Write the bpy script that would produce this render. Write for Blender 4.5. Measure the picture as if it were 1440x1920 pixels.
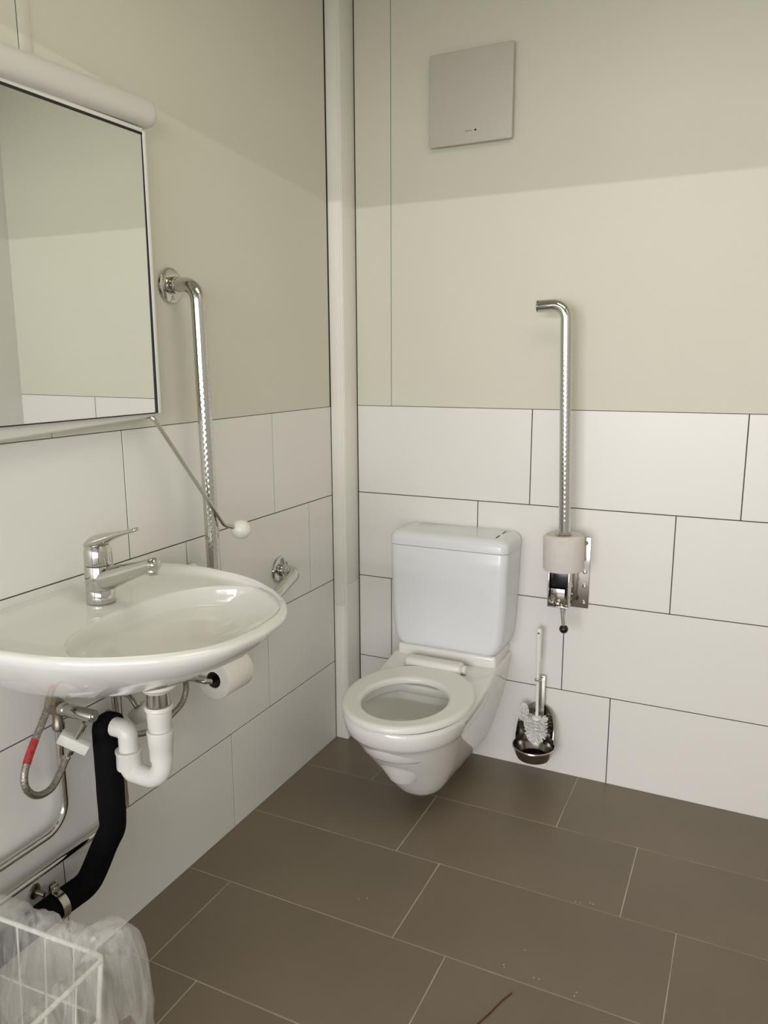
import bpy, bmesh, math, random
from mathutils import Vector, Matrix, noise

random.seed(7)
PI = math.pi
for o in list(bpy.data.objects):
    bpy.data.objects.remove(o)
S = bpy.context.scene
COL = S.collection

# ------------------------------------------------------------------ camera
cam_d = bpy.data.cameras.new('camera')
cam = bpy.data.objects.new('camera', cam_d)
COL.objects.link(cam)
S.camera = cam
F_PX, CX, CY = 1452.88, 708.38, 953.57
YAW, PITCH, ROLL = -0.4548, -0.1893, -0.0061
fw = Vector((math.sin(YAW) * math.cos(PITCH), math.cos(YAW) * math.cos(PITCH), math.sin(PITCH)))
rt = fw.cross(Vector((0, 0, 1))).normalized()
up = rt.cross(fw)
c, s = math.cos(ROLL), math.sin(ROLL)
X = c * rt + s * up
Y = -s * rt + c * up
cam.matrix_world = Matrix(((X.x, Y.x, -fw.x, 1.2789), (X.y, Y.y, -fw.y, -2.3587), (X.z, Y.z, -fw.z, 1.3353), (0, 0, 0, 1)))
cam_d.sensor_fit = 'VERTICAL'
cam_d.sensor_height = 24.0
cam_d.lens = 24.0 * F_PX / 1920
cam_d.shift_x = (720 - CX) / 1920
cam_d.shift_y = -(960 - CY) / 1920
cam_d.clip_start = 0.02

# ------------------------------------------------------------------ world, light, exposure
W = bpy.data.worlds.new('world')
S.world = W
W.use_nodes = True
W.node_tree.nodes['Background'].inputs[0].default_value = (0.92, 0.95, 1.0, 1)
W.node_tree.nodes['Background'].inputs[1].default_value = 0.6


def area(name, loc, rot, sx, sy, power, color):
    d = bpy.data.lights.new(name, 'AREA')
    d.shape = 'RECTANGLE'
    d.size, d.size_y, d.energy, d.color = sx, sy, power, color
    o = bpy.data.objects.new(name, d)
    o.location, o.rotation_euler = loc, rot
    COL.objects.link(o)
    return o


# broad daylight from the open yard in front of the doorway behind the photographer
area('yard_daylight', (-0.7, -9.0, 1.10), (PI / 2, 0, 0), 7.6, 2.20, 400.0, (1.0, 0.97, 0.985))
# added fill panel outside right; through the doorway it reaches only the left wall
area('yard_fill_light', (5.4, -8.2, 1.0), (PI / 2, 0, math.radians(34)), 4.0, 2.0, 110.0, (0.93, 1.0, 0.92))
# bright horizontal strip at the top of it, cut off by the door lintel: gives the level shadow line on the walls
area('yard_light_strip', (2.2, -9.0, 2.63), (PI / 2, 0, 0), 12.4, 0.02, 330.0, (1.0, 0.97, 0.97))

# warm ambient fill added below the ceiling, out of view; no actual lamp
area('ceiling_fill_light', (1.15, -1.30, 2.50), (0, 0, 0), 0.8, 0.8, 7.5, (0.97, 0.95, 0.74))

vs = S.view_settings
vs.view_transform = 'Standard'
vs.look = 'None'
vs.gamma = 1.0
vs.use_curve_mapping = False
vs.exposure = -0.06


# ------------------------------------------------------------------ materials
def srgb(r, g, b):
    f = lambda v: (v / 255 / 12.92) if v / 255 <= 0.04045 else ((v / 255 + 0.055) / 1.055) ** 2.4
    return (f(r), f(g), f(b), 1.0)


def mat(name, col, rough=0.5, metal=0.0, var=0.05, scale=6.0, bump=0.0, bscale=60.0, coat=0.0, spec=0.5, stretch=None, rvar=0.0):
    m = bpy.data.materials.new(name)
    m.use_nodes = True
    nt = m.node_tree
    b = nt.nodes['Principled BSDF']
    b.inputs['Roughness'].default_value = rough
    b.inputs['Metallic'].default_value = metal
    b.inputs['Specular IOR Level'].default_value = spec
    if coat:
        b.inputs['Coat Weight'].default_value = coat
        b.inputs['Coat Roughness'].default_value = 0.06
    tc = nt.nodes.new('ShaderNodeTexCoord')
    mp = nt.nodes.new('ShaderNodeMapping')
    nt.links.new(tc.outputs['Object'], mp.inputs[0])
    if stretch:
        mp.inputs['Scale'].default_value = stretch
    n = nt.nodes.new('ShaderNodeTexNoise')
    n.inputs['Scale'].default_value = scale
    n.inputs['Detail'].default_value = 5
    nt.links.new(mp.outputs[0], n.inputs['Vector'])
    r = nt.nodes.new('ShaderNodeValToRGB')
    r.color_ramp.elements[0].position, r.color_ramp.elements[1].position = 0.3, 0.7
    r.color_ramp.elements[0].color = tuple(v * (1 - var) for v in col[:3]) + (1,)
    r.color_ramp.elements[1].color = tuple(min(1, v * (1 + var)) for v in col[:3]) + (1,)
    nt.links.new(n.outputs['Fac'], r.inputs[0])
    nt.links.new(r.outputs[0], b.inputs['Base Color'])
    if rvar:
        mr = nt.nodes.new('ShaderNodeMapRange')
        mr.inputs[3].default_value, mr.inputs[4].default_value = max(0, rough - rvar), rough + rvar
        nt.links.new(n.outputs['Fac'], mr.inputs[0])
        nt.links.new(mr.outputs[0], b.inputs['Roughness'])
    if bump:
        n2 = nt.nodes.new('ShaderNodeTexNoise')
        n2.inputs['Scale'].default_value = bscale
        n2.inputs['Detail'].default_value = 4
        nt.links.new(mp.outputs[0], n2.inputs['Vector'])
        bp = nt.nodes.new('ShaderNodeBump')
        bp.inputs['Strength'].default_value = bump
        bp.inputs['Distance'].default_value = 0.002
        nt.links.new(n2.outputs['Fac'], bp.inputs['Height'])
        nt.links.new(bp.outputs[0], b.inputs['Normal'])
    return m


M = {}
M['paint'] = mat('cream_wall_paint', (0.67, 0.658, 0.565), 0.62, var=0.015, scale=2.0, bump=0.10, bscale=130)
M['walltile'] = mat('white_wall_tile', (0.80, 0.782, 0.75), 0.34, var=0.012, scale=1.5, bump=0.03, bscale=25)
M['wallgrout'] = mat('dark_wall_grout', (0.10, 0.088, 0.072), 0.9, var=0.2, scale=20)
M['floortile'] = mat('taupe_floor_tile', (0.195, 0.155, 0.108), 0.36, var=0.10, scale=2.2, bump=0.05, bscale=300, rvar=0.05)
M['floorgrout'] = mat('pale_floor_grout', (0.50, 0.45, 0.36), 0.9, var=0.25, scale=9)
M['trunk'] = mat('white_trunking_plastic', (0.84, 0.82, 0.76), 0.42, var=0.02, scale=3)
M['ceramic'] = mat('white_glazed_ceramic', (0.82, 0.81, 0.78), 0.10, var=0.008, scale=2, coat=0.4)
M['ceramicw'] = mat('cool_white_ceramic', (0.80, 0.81, 0.82), 0.10, var=0.008, scale=2, coat=0.4)
M['cistern'] = mat('cool_white_cistern_plastic', (0.77, 0.785, 0.81), 0.20, var=0.008, scale=2)
M['seat'] = mat('white_seat_plastic', (0.80, 0.785, 0.75), 0.22, var=0.008, scale=2)
M['chrome'] = mat('polished_chrome', (0.62, 0.61, 0.58), 0.07, 1.0, var=0.03, scale=10)
M['steel'] = mat('polished_steel', (0.56, 0.54, 0.50), 0.13, 1.0, var=0.05, scale=14)
M['darksteel'] = mat('smoky_steel', (0.34, 0.315, 0.285), 0.2, 1.0, var=0.1, scale=10)
M['brass'] = mat('tarnished_brass_nickel', (0.30, 0.27, 0.20), 0.32, 1.0, var=0.15, scale=25)
M['braid'] = mat('braided_steel_hose', (0.36, 0.33, 0.29), 0.35, 0.9, var=0.35, scale=220, bump=0.6, bscale=400)
M['redtape'] = mat('red_printed_sleeve', (0.42, 0.03, 0.03), 0.4, var=0.5, scale=90)
M['foam'] = mat('black_pipe_insulation', (0.004, 0.004, 0.0045), 0.85, var=0.3, scale=30, bump=0.3, bscale=70, spec=0.1)
M['blackplastic'] = mat('black_plastic', (0.006, 0.006, 0.006), 0.25, var=0.1)
M['pvc'] = mat('white_pvc', (0.78, 0.765, 0.72), 0.30, var=0.01, scale=4)
M['alu'] = mat('satin_grey_housing', (0.68, 0.655, 0.62), 0.42, 0.1, var=0.02, scale=4, stretch=(1, 0.2, 1))
M['frame'] = mat('white_mirror_frame', (0.78, 0.77, 0.72), 0.35, var=0.01)
M['mirror'] = mat('mirror_silver', (0.86, 0.875, 0.855), 0.004, 1.0, var=0.0)
M['rubber'] = mat('black_gasket', (0.01, 0.01, 0.01), 0.6, var=0.1)
M['fan'] = mat('grey_fan_plastic', (0.53, 0.505, 0.455), 0.45, var=0.012, scale=3)
M['print'] = mat('grey_print', (0.16, 0.15, 0.12), 0.6, var=0.1)
M['paper'] = mat('toilet_paper', (0.80, 0.775, 0.73), 0.95, var=0.03, scale=30, bump=0.5, bscale=120, spec=0.1)
M['paperp'] = mat('pinkish_recycled_paper', (0.70, 0.655, 0.62), 0.95, var=0.04, scale=30, bump=0.6, bscale=110, spec=0.1)
M['card'] = mat('cardboard_core', (0.10, 0.07, 0.05), 0.9, var=0.1)
M['brushwhite'] = mat('white_brush_plastic', (0.84, 0.83, 0.80), 0.35, var=0.01)
M['bristle'] = mat('white_bristles', (0.93, 0.92, 0.90), 0.5, var=0.03, scale=60)
M['ball'] = mat('ivory_ball', (0.86, 0.85, 0.78), 0.25, var=0.01)
M['wire'] = mat('white_coated_wire', (0.84, 0.82, 0.76), 0.35, var=0.03)
M['water'] = mat('bowl_water', (0.55, 0.58, 0.58), 0.03, var=0.02)
M['thread'] = mat('dark_red_thread', (0.10, 0.018, 0.014), 0.8, var=0.3, scale=60)
M['lint'] = mat('white_lint', (0.75, 0.73, 0.68), 0.9, var=0.05)
M['ground'] = mat('outside_paving', (0.30, 0.29, 0.27), 0.8, var=0.12, scale=5)

m = bpy.data.materials.new('clear_bag_plastic')
m.use_nodes = True
nt = m.node_tree
pb = nt.nodes['Principled BSDF']
pb.inputs['Base Color'].default_value = (0.80, 0.78, 0.74, 1)
pb.inputs['Roughness'].default_value = 0.16
pb.inputs['Specular IOR Level'].default_value = 0.8
nz = nt.nodes.new('ShaderNodeTexNoise')
nz.inputs['Scale'].default_value = 9
nz.inputs['Detail'].default_value = 3
nz.inputs['Distortion'].default_value = 1.2
btc = nt.nodes.new('ShaderNodeTexCoord')
bmp = nt.nodes.new('ShaderNodeMapping')
bmp.inputs['Scale'].default_value = (3.2, 3.2, 0.8)
nt.links.new(btc.outputs['Object'], bmp.inputs[0])
nt.links.new(bmp.outputs[0], nz.inputs['Vector'])
bp = nt.nodes.new('ShaderNodeBump')
bp.inputs['Strength'].default_value = 0.6
bp.inputs['Distance'].default_value = 0.006
nt.links.new(nz.outputs['Fac'], bp.inputs['Height'])
nt.links.new(bp.outputs[0], pb.inputs['Normal'])
tr = nt.nodes.new('ShaderNodeBsdfTransparent')
mx = nt.nodes.new('ShaderNodeMixShader')
mr = nt.nodes.new('ShaderNodeMapRange')
mr.inputs[1].default_value, mr.inputs[2].default_value = 0.35, 0.7
mr.inputs[3].default_value, mr.inputs[4].default_value = 0.15, 0.42
nt.links.new(nz.outputs['Fac'], mr.inputs[0])
nt.links.new(mr.outputs[0], mx.inputs[0])
nt.links.new(tr.outputs[0], mx.inputs[1])
nt.links.new(pb.outputs[0], mx.inputs[2])
nt.links.new(mx.outputs[0], nt.nodes['Material Output'].inputs[0])
M['bag'] = m


# ------------------------------------------------------------------ mesh helpers
def V(*a):
    return Vector(a)


class MB:
    def __init__(self):
        self.v, self.f = [], []

    def add(self, vs, fs):
        o = len(self.v)
        self.v += [tuple(p) for p in vs]
        self.f += [tuple(i + o for i in q) for q in fs]
        return self

    def box(self, x0, x1, y0, y1, z0, z1, bev=0.0, seg=2):
        bm = bmesh.new()
        bmesh.ops.create_cube(bm, size=1.0)
        for v in bm.verts:
            v.co = Vector((x0 + (v.co.x + .5) * (x1 - x0), y0 + (v.co.y + .5) * (y1 - y0), z0 + (v.co.z + .5) * (z1 - z0)))
        if bev:
            bmesh.ops.bevel(bm, geom=list(bm.edges), offset=bev, segments=seg, profile=0.5, affect='EDGES')
        return self.bm(bm)

    def bm(self, bm):
        bm.verts.index_update()
        self.add([v.co.copy() for v in bm.verts], [[v.index for v in f.verts] for f in bm.faces])
        bm.free()
        return self

    def rings(self, rings, cap0=True, cap1=True, closed=True):
        n = len(rings[0])
        vs = [p for r in rings for p in r]
        fs = []
        for i in range(len(rings) - 1):
            for j in range(n if closed else n - 1):
                k = (j + 1) % n
                fs.append((i * n + j, i * n + k, (i + 1) * n + k, (i + 1) * n + j))
        if cap0:
            fs.append(tuple(range(n - 1, -1, -1)))
        if cap1:
            fs.append(tuple(range((len(rings) - 1) * n, len(rings) * n)))
        return self.add(vs, fs)

    def tube(self, path, r, seg=18, cap=True, rf=None, flat=None):
        path = [Vector(p) for p in path]
        n = len(path)
        tans = []
        for i in range(n):
            a = path[max(0, i - 1)]
            b = path[min(n - 1, i + 1)]
            tans.append((b - a).normalized())
        t = tans[0]
        ref = Vector((0, 0, 1)) if abs(t.z) < 0.9 else Vector((1, 0, 0))
        u = t.cross(ref).normalized()
        rings = []
        for i in range(n):
            t = tans[i]
            u = (u - t * u.dot(t)).normalized()
            w = t.cross(u)
            ri = r[i] if isinstance(r, (list, tuple)) else r
            ring = []
            for k in range(seg):
                a = 2 * PI * k / seg
                rr = ri * (rf(i, a) if rf else 1.0)
                fx, fy = (1, 1) if not flat else flat
                ring.append(path[i] + u * (math.cos(a) * rr * fx) + w * (math.sin(a) * rr * fy))
            rings.append(ring)
        return self.rings(rings, cap, cap)

    def lathe(self, prof, origin, axis=(0, 0, 1), seg=28, cap0=True, cap1=True):
        ax = Vector(axis).normalized()
        ref = Vector((0, 0, 1)) if abs(ax.z) < 0.9 else Vector((1, 0, 0))
        u = ax.cross(ref).normalized()
        w = ax.cross(u)
        o = Vector(origin)
        rings = [[o + ax * h + (u * math.cos(2 * PI * k / seg) + w * math.sin(2 * PI * k / seg)) * max(r, 1e-5) for k in range(seg)] for r, h in prof]
        return self.rings(rings, cap0, cap1)

    def sphere(self, c, r, seg=20, n=12):
        prof = [(r * math.sin(PI * i / n), -r * math.cos(PI * i / n)) for i in range(n + 1)]
        return self.lathe(prof, c, (0, 0, 1), seg)

    def build(self, name, material, parent=None, smooth=35, **kw):
        me = bpy.data.meshes.new(name)
        me.from_pydata(self.v, [], self.f)
        bm = bmesh.new()
        bm.from_mesh(me)
        bmesh.ops.recalc_face_normals(bm, faces=list(bm.faces))
        bm.to_mesh(me)
        bm.free()
        me.materials.append(M[material])
        if smooth:
            me.shade_smooth()
            me.set_sharp_from_angle(angle=math.radians(smooth))
        return link(name, me, parent, **kw)


def link(name, data, parent=None, label=None, cat=None, group=None, kind=None):
    o = bpy.data.objects.new(name, data)
    COL.objects.link(o)
    if parent is not None:
        o.parent = parent
        if parent.parent is None:      # parts are modelled in room coordinates; their own children need no offset
            o.matrix_parent_inverse = Matrix.Translation(-parent.location)
    if label:
        o['label'] = label
    if cat:
        o['category'] = cat
    if group:
        o['group'] = group
    if kind:
        o['kind'] = kind
    return o


def thing(name, loc, label, cat, group=None):
    o = link(name, None, None, label, cat, group)
    o.empty_display_size = 0.05
    o.location = loc
    return o


def fillet(pts, rad, n=8):
    """polyline with its inner corners rounded"""
    pts = [Vector(p) for p in pts]
    out = [pts[0]]
    for i in range(1, len(pts) - 1):
        a, b, c_ = pts[i - 1], pts[i], pts[i + 1]
        d1, d2 = (a - b), (c_ - b)
        r = rad[i - 1] if isinstance(rad, (list, tuple)) else rad
        ang = d1.angle(d2)
        t = min(r / math.tan(ang / 2), d1.length * 0.49, d2.length * 0.49)
        p, q = b + d1.normalized() * t, b + d2.normalized() * t
        rr = t * math.tan(ang / 2)
        cen = b + (d1.normalized() + d2.normalized()).normalized() * (rr / math.sin(ang / 2))
        va, vb = p - cen, q - cen
        tot = va.angle(vb)
        axis = va.cross(vb).normalized()
        for k in range(n + 1):
            out.append(cen + Matrix.Rotation(tot * k / n, 3, axis) @ va)
    out.append(pts[-1])
    return out


def spline(pts, n=10):
    pts = [Vector(p) for p in pts]
    P = [pts[0] * 2 - pts[1]] + pts + [pts[-1] * 2 - pts[-2]]
    out = []
    for i in range(1, len(P) - 2):
        for k in range(n):
            t = k / n
            p0, p1, p2, p3 = P[i - 1], P[i], P[i + 1], P[i + 2]
            out.append(0.5 * ((2 * p1) + (-p0 + p2) * t + (2 * p0 - 5 * p1 + 4 * p2 - p3) * t * t + (-p0 + 3 * p1 - 3 * p2 + p3) * t ** 3))
    out.append(pts[-1])
    return out


def resample(path, step):
    out = [path[0]]
    for a, b in zip(path, path[1:]):
        n = max(1, int((b - a).length / step))
        for k in range(1, n + 1):
            out.append(a.lerp(b, k / n))
    return out


# ------------------------------------------------------------------ the room
RX = 1.684          # right wall
FY = -2.62          # front wall inner face
CZ = 2.52           # ceiling
T, H = 1.1843, 0.2982
DX0, DX1, DZ = 0.10, 1.63, 2.067   # doorway
G = 0.0015          # half joint width
TT = 0.008          # tile thickness
BK = 0.0022         # joint depth

wall_left = MB().box(-0.12, -BK, FY - 0.12, 0.12, -0.10, CZ, 0).build('wall_left', 'wallgrout', smooth=0, kind='structure')
wall_back = MB().box(-BK, RX + 0.12, BK, 0.12, -0.10, CZ, 0).build('wall_back', 'wallgrout', smooth=0, kind='structure')
wall_right = MB().box(RX, RX + 0.12, FY, BK, -0.10, CZ, 0).build('wall_right', 'walltile', smooth=0, kind='structure')
mb = MB()
mb.box(-BK, DX0, FY - 0.12, FY, -0.10, CZ)
mb.box(DX1, RX + 0.12, FY - 0.12, FY, -0.10, CZ)
mb.box(DX0, DX1, FY - 0.12, FY, DZ, CZ)
wall_front = mb.build('wall_front', 'paint', smooth=0, kind='structure')
MB().box(-0.12, RX + 0.12, FY - 0.12, 0.12, CZ, CZ + 0.1).build('ceiling', 'paint', smooth=0, kind='structure')
floor = MB().box(-BK, RX, FY - 0.12, BK, -0.10, -0.0012).build('floor', 'floorgrout', smooth=0, kind='structure')
MB().box(-6, 8, -14, FY - 0.12, -0.14, -0.03).build('ground', 'ground', smooth=0, kind='structure')

tile_mesh = {}


def slab_piece(name, parent, orient, a0, a1, b0, b1, material, bev=0.0007, thick=TT, proud=0.0):
    """a tile or board: orient 'L' = left wall (a = y, b = z), 'B' = back wall (a = x, b = z), 'F' = floor (a = x, b = y)"""
    key = (name, orient, round(a1 - a0, 4), round(b1 - b0, 4), material, thick, proud)
    if key not in tile_mesh:
        w, h = (a1 - a0) / 2, (b1 - b0) / 2
        mb = MB()
        if orient == 'L':
            mb.box(-thick, proud, -w, w, -h, h, bev, 1)
        elif orient == 'B':
            mb.box(-w, w, -proud, thick, -h, h, bev, 1)
        else:
            mb.box(-w, w, -h, h, -thick, proud, bev, 1)
        me = bpy.data.meshes.new(name)
        me.from_pydata(mb.v, [], mb.f)
        bm = bmesh.new()
        bm.from_mesh(me)
        bmesh.ops.recalc_face_normals(bm, faces=list(bm.faces))
        bm.to_mesh(me)
        bm.free()
        me.materials.append(M[material])
        tile_mesh[key] = me
    o = bpy.data.objects.new(name, tile_mesh[key])
    COL.objects.link(o)
    a, b = (a0 + a1) / 2, (b0 + b1) / 2
    o.location = (0, a, b) if orient == 'L' else (a, 0, b) if orient == 'B' else (a, b, 0)
    o.parent = parent
    return o


def row(parent, orient, lo, hi, joints, b0, b1, material, g=G):
    cuts = [lo] + [j for j in sorted(joints) if lo + 0.01 < j < hi - 0.01] + [hi]
    for i, (p, q) in enumerate(zip(cuts, cuts[1:])):
        slab_piece('tile', parent, orient, p + (g if i else 0), q - (g if i < len(cuts) - 2 else 0), b0, b1, material)


WT = 0.6027
zr = [(0.0, T - 3 * H), (T - 3 * H, T - 2 * H), (T - 2 * H, T - H), (T - H, T)]
bj = [0.3293, 0.1763, 0.486, 0.6558]
lj = [0.7026, 0.5045, 0.2485, 0.4451]
for i, (z0, z1) in enumerate(zr):
    a, b = z0 + (G if i else 0), z1 - (G if i < 3 else 0.0009)
    row(wall_back, 'B', 0.0525, RX, [bj[i] + k * WT for k in range(-1, 4)], a, b, 'walltile')
    row(wall_left, 'L', FY, -0.097, [-(lj[i] + k * WT) for k in range(-1, 6)], a, b, 'walltile')

# painted boards above the tiles
slab_piece('wall_board', wall_back, 'B', 0.0525, 0.1772, T + 0.0009, CZ, 'paint', proud=0.0002)
slab_piece('wall_board', wall_back, 'B', 0.1790, RX, T + 0.0009, CZ, 'paint')
slab_piece('wall_board', wall_left, 'L', -1.2390, -0.1012, T + 0.0009, CZ, 'paint')
slab_piece('wall_board', wall_left, 'L', FY, -1.2412, T + 0.0009, CZ, 'paint', proud=0.0006)
# narrow cover strip beside the board joint on the left wall
MB().box(0.0, 0.003, -1.240, -1.212, 1.895, CZ, 0.001).build('joint_strip', 'paint', wall_left)

# floor tiles
D0, DD, FT = 0.3025, 0.3024, 0.6
fj = [0.2445, 0.4712, 0.6001, 0.1336, 0.2671, 0.47, 0.02, 0.30, 0.5, 0.15, 0.35, 0.1]
GF = 0.0016
for i in range(12):
    y1 = 0.0 if i == 0 else -(D0 + (i - 1) * DD) - GF
    y0 = max(-(D0 + i * DD) + GF, FY - 0.12)
    row(floor, 'F', 0.0, RX, [fj[i] + k * FT for k in range(-1, 4)], y0, y1, 'floortile', GF)

# boxed pipe trunking in the corner
tr1 = MB().box(0.0, 0.0475, -0.0945, BK, 0.0, CZ, 0.002).build('trim_1', 'trunk', kind='structure')
MB().box(0.003, 0.0425, -0.0975, -0.094, 0.502, CZ - 0.01, 0.0012).build('cover_strip', 'trunk', tr1)
MB().box(0.006, 0.0400, -0.0968, -0.094, 0.006, 0.496, 0.0012).build('cover_strip', 'trunk', tr1)
MB().box(0.047, 0.0497, -0.0900, -0.001, 0.004, 0.5725, 0.0008).build('side_panel', 'walltile', tr1)
MB().box(0.047, 0.0497, -0.0900, -0.001, 0.5765, CZ - 0.01, 0.0008).build('side_panel', 'trunk', tr1)

# door lining of the open doorway behind the camera
mb = MB()
mb.box(DX0 - 0.05, DX0, FY - 0.125, FY + 0.012, 0, DZ + 0.05, 0.003)
mb.box(DX1, DX1 + 0.05, FY - 0.125, FY + 0.012, 0, DZ + 0.05, 0.003)
mb.box(DX0, DX1, FY - 0.125, FY + 0.012, DZ - 0.0005, DZ + 0.05, 0.0003)
mb.build('trim_2', 'trunk', kind='structure')


# ------------------------------------------------------------------ toilet
TX = 0.438


def pan_ring(z, yf, a, b, yc=-0.43, n=40, e=2.2, yb=0.0):
    """U-shaped outline: half oval in front, straight sides back to the wall"""
    pts = []
    for k in range(n + 1):
        t = PI * k / n
        cx, sx = math.cos(t), math.sin(t)
        pts.append(V(TX + a * math.copysign(abs(cx) ** (2 / e), cx), yc - (yc - yf) * -1 * -1 * abs(sx) ** (2 / e), z))
    m_ = 8
    left = [V(TX - a + (a - b) * (k / m_), yc + (yb - yc) * k / m_, z) for k in range(1, m_ + 1)]
    right = [V(TX + b + (a - b) * (k / m_), yb + (yc - yb) * k / m_, z) for k in range(0, m_)]
    return pts + left + right


toilet = thing('toilet', (TX, -0.3, 0.05), 'white wall hung ceramic toilet with open round seat and boxy cistern', 'toilet')
YB = -0.002
lev = [(0.052, -0.395, 0.050, 0.060, -0.33), (0.056, -0.412, 0.064, 0.074, -0.33), (0.072, -0.430, 0.076, 0.092, -0.34), (0.105, -0.458, 0.094, 0.108, -0.35), (0.150, -0.495, 0.113, 0.122, -0.36),
       (0.200, -0.540, 0.130, 0.136, -0.38), (0.245, -0.580, 0.144, 0.148, -0.40), (0.285, -0.612, 0.157, 0.157, -0.42), (0.300, -0.624, 0.163, 0.161, -0.42),
       (0.307, -0.633, 0.1675, 0.164, -0.42), (0.320, -0.646, 0.174, 0.168, -0.43), (0.350, -0.654, 0.180, 0.173, -0.43), (0.362, -0.654, 0.181, 0.174, -0.43), (0.368, -0.650, 0.178, 0.171, -0.43)]
rings = [pan_ring(z, yf, a, b, yc, yb=YB) for z, yf, a, b, yc in lev]
for r_, (z, *_) in zip(rings, lev):          # the rear deck rises towards the wall
    if z > 0.30:
        for p in r_:
            t = min(1.0, max(0.0, (p.y + 0.30) / 0.16))
            p.z += 0.026 * t * t * (3 - 2 * t)
# rim top and bowl inside: blend from the rim outline to ellipses
NR = len(rings[0])


def ell(z, cx, cy, rx, ry):
    out = []
    for p in rings[-1]:
        d = V(p.x - TX, p.y + 0.44, 0)
        t = math.atan2(d.y / 0.30, d.x / 0.178)
        out.append(V(cx + rx * math.cos(t), cy + ry * math.sin(t), z))
    return out


inner = [ell(0.3685, TX, -0.455, 0.140, 0.165), ell(0.364, TX, -0.46, 0.134, 0.158), ell(0.345, TX, -0.46, 0.133, 0.157), ell(0.335, TX, -0.46, 0.142, 0.166),
         ell(0.30, TX, -0.46, 0.141, 0.163), ell(0.262, TX, -0.455, 0.132, 0.150), ell(0.252, TX, -0.452, 0.126, 0.142), ell(0.246, TX, -0.45, 0.112, 0.125),
         ell(0.232, TX, -0.455, 0.098, 0.108), ell(0.20, TX, -0.46, 0.083, 0.09), ell(0.15, TX, -0.46, 0.05, 0.06)]
MB().rings(rings + inner, True, True).build('pan', 'ceramic', toilet, smooth=40)
mb = MB()
mb.add([V(TX + 0.089 * math.cos(2 * PI * k / 40), -0.4575 + 0.0975 * math.sin(2 * PI * k / 40), 0.216) for k in range(40)], [tuple(range(40))])
mb.build('water', 'water', toilet, smooth=0)


def seat_ring(z, grow):
    out, inn = [], []
    for k in range(64):
        t = 2 * PI * k / 64
        out.append(V(TX + (0.185 + grow) * math.cos(t), -0.440 + (0.222 + grow) * math.sin(t), z))
        inn.append(V(TX + (0.122 - grow) * math.cos(t), -0.470 + (0.142 - grow) * math.sin(t), z))
    return out, inn


prof = [(0.3715, -0.010), (0.3715, -0.003), (0.3745, 0.0), (0.384, 0.0005), (0.389, -0.003), (0.3915, -0.009), (0.3915, -0.014)]
rr = [seat_ring(z, g) for z, g in prof]
loop = [r[0] for r in rr] + [r[1] for r in reversed(rr)] + [rr[0][0]]
MB().rings(loop, False, False).build('seat', 'seat', toilet, smooth=40)
# hinge block behind the seat
hb = MB().box(TX - 0.108, TX + 0.080, -0.236, -0.188, 0.374, 0.4090, 0.011, 4).build('hinge_block', 'seat', toilet)
MB().lathe([(0.0, 0), (0.0125, 0), (0.0135, 0.002), (0.0135, 0.010), (0.012, 0.012), (0, 0.012)], (TX + 0.0805, -0.213, 0.3925), (1, 0, 0), 20).build('hinge_cap', 'seat', hb)
# raised plinth under the cistern
MB().box(TX - 0.168, TX + 0.166, -0.152, YB, 0.380, 0.4235, 0.010, 4).build('cistern_plinth', 'ceramic', toilet)


def rrect(cx, w, y0, y1, z, r, n=6):
    """rounded rectangle in plan, half width w, front y0, back y1 (back corners tight)"""
    pts = []
    for (sx, yy, a0, rad) in ((1, y0, -PI / 2, r), (1, y1, 0, 0.012), (-1, y1, PI / 2, 0.012), (-1, y0, PI, r)):
        cxx = cx + sx * (w - rad)
        cyy = yy + rad if yy == y0 else yy - rad
        for k in range(n + 1):
            a = a0 + (PI / 2) * k / n
            pts.append(V(cxx + rad * math.cos(a), cyy + rad * math.sin(a), z))
    return pts


cy0 = -0.160
cl = [(0.4235, 0.146, 0.014), (0.4250, 0.158, 0.006), (0.430, 0.166, 0.002), (0.438, 0.1725, 0.0005), (0.450, 0.1785, 0), (0.470, 0.1835, 0), (0.52, 0.1885, 0), (0.60, 0.1925, 0), (0.70, 0.1955, 0), (0.752, 0.1965, 0), (0.7545, 0.1955, 0.001)]
cist = MB().rings([rrect(TX, w, cy0 + d, YB, z, 0.028) for z, w, d in cl]).build('cistern', 'cistern', toilet, smooth=40)
ll = [(0.7555, 0.197, 0.0), (0.757, 0.1985, -0.002), (0.775, 0.1985, -0.002), (0.783, 0.1965, 0), (0.790, 0.192, 0.004), (0.796, 0.184, 0.011), (0.7985, 0.174, 0.020), (0.7995, 0.150, 0.04)]
lid = MB().rings([rrect(TX, w, cy0 + d, YB, z, 0.03) for z, w, d in ll]).build('cistern_lid', 'cistern', toilet, smooth=40)
MB().box(TX + 0.1530, TX + 0.1740, -0.128, -0.022, 0.790, 0.7998, 0.003, 3).build('flush_button', 'cistern', lid)
for y0, y1 in ((-0.126, -0.090), (-0.062, -0.024)):
    MB().box(TX + 0.1495, TX + 0.1530, y0, y1, 0.7960, 0.8002, 0.0002).build('button_gap', 'rubber', lid)


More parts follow.
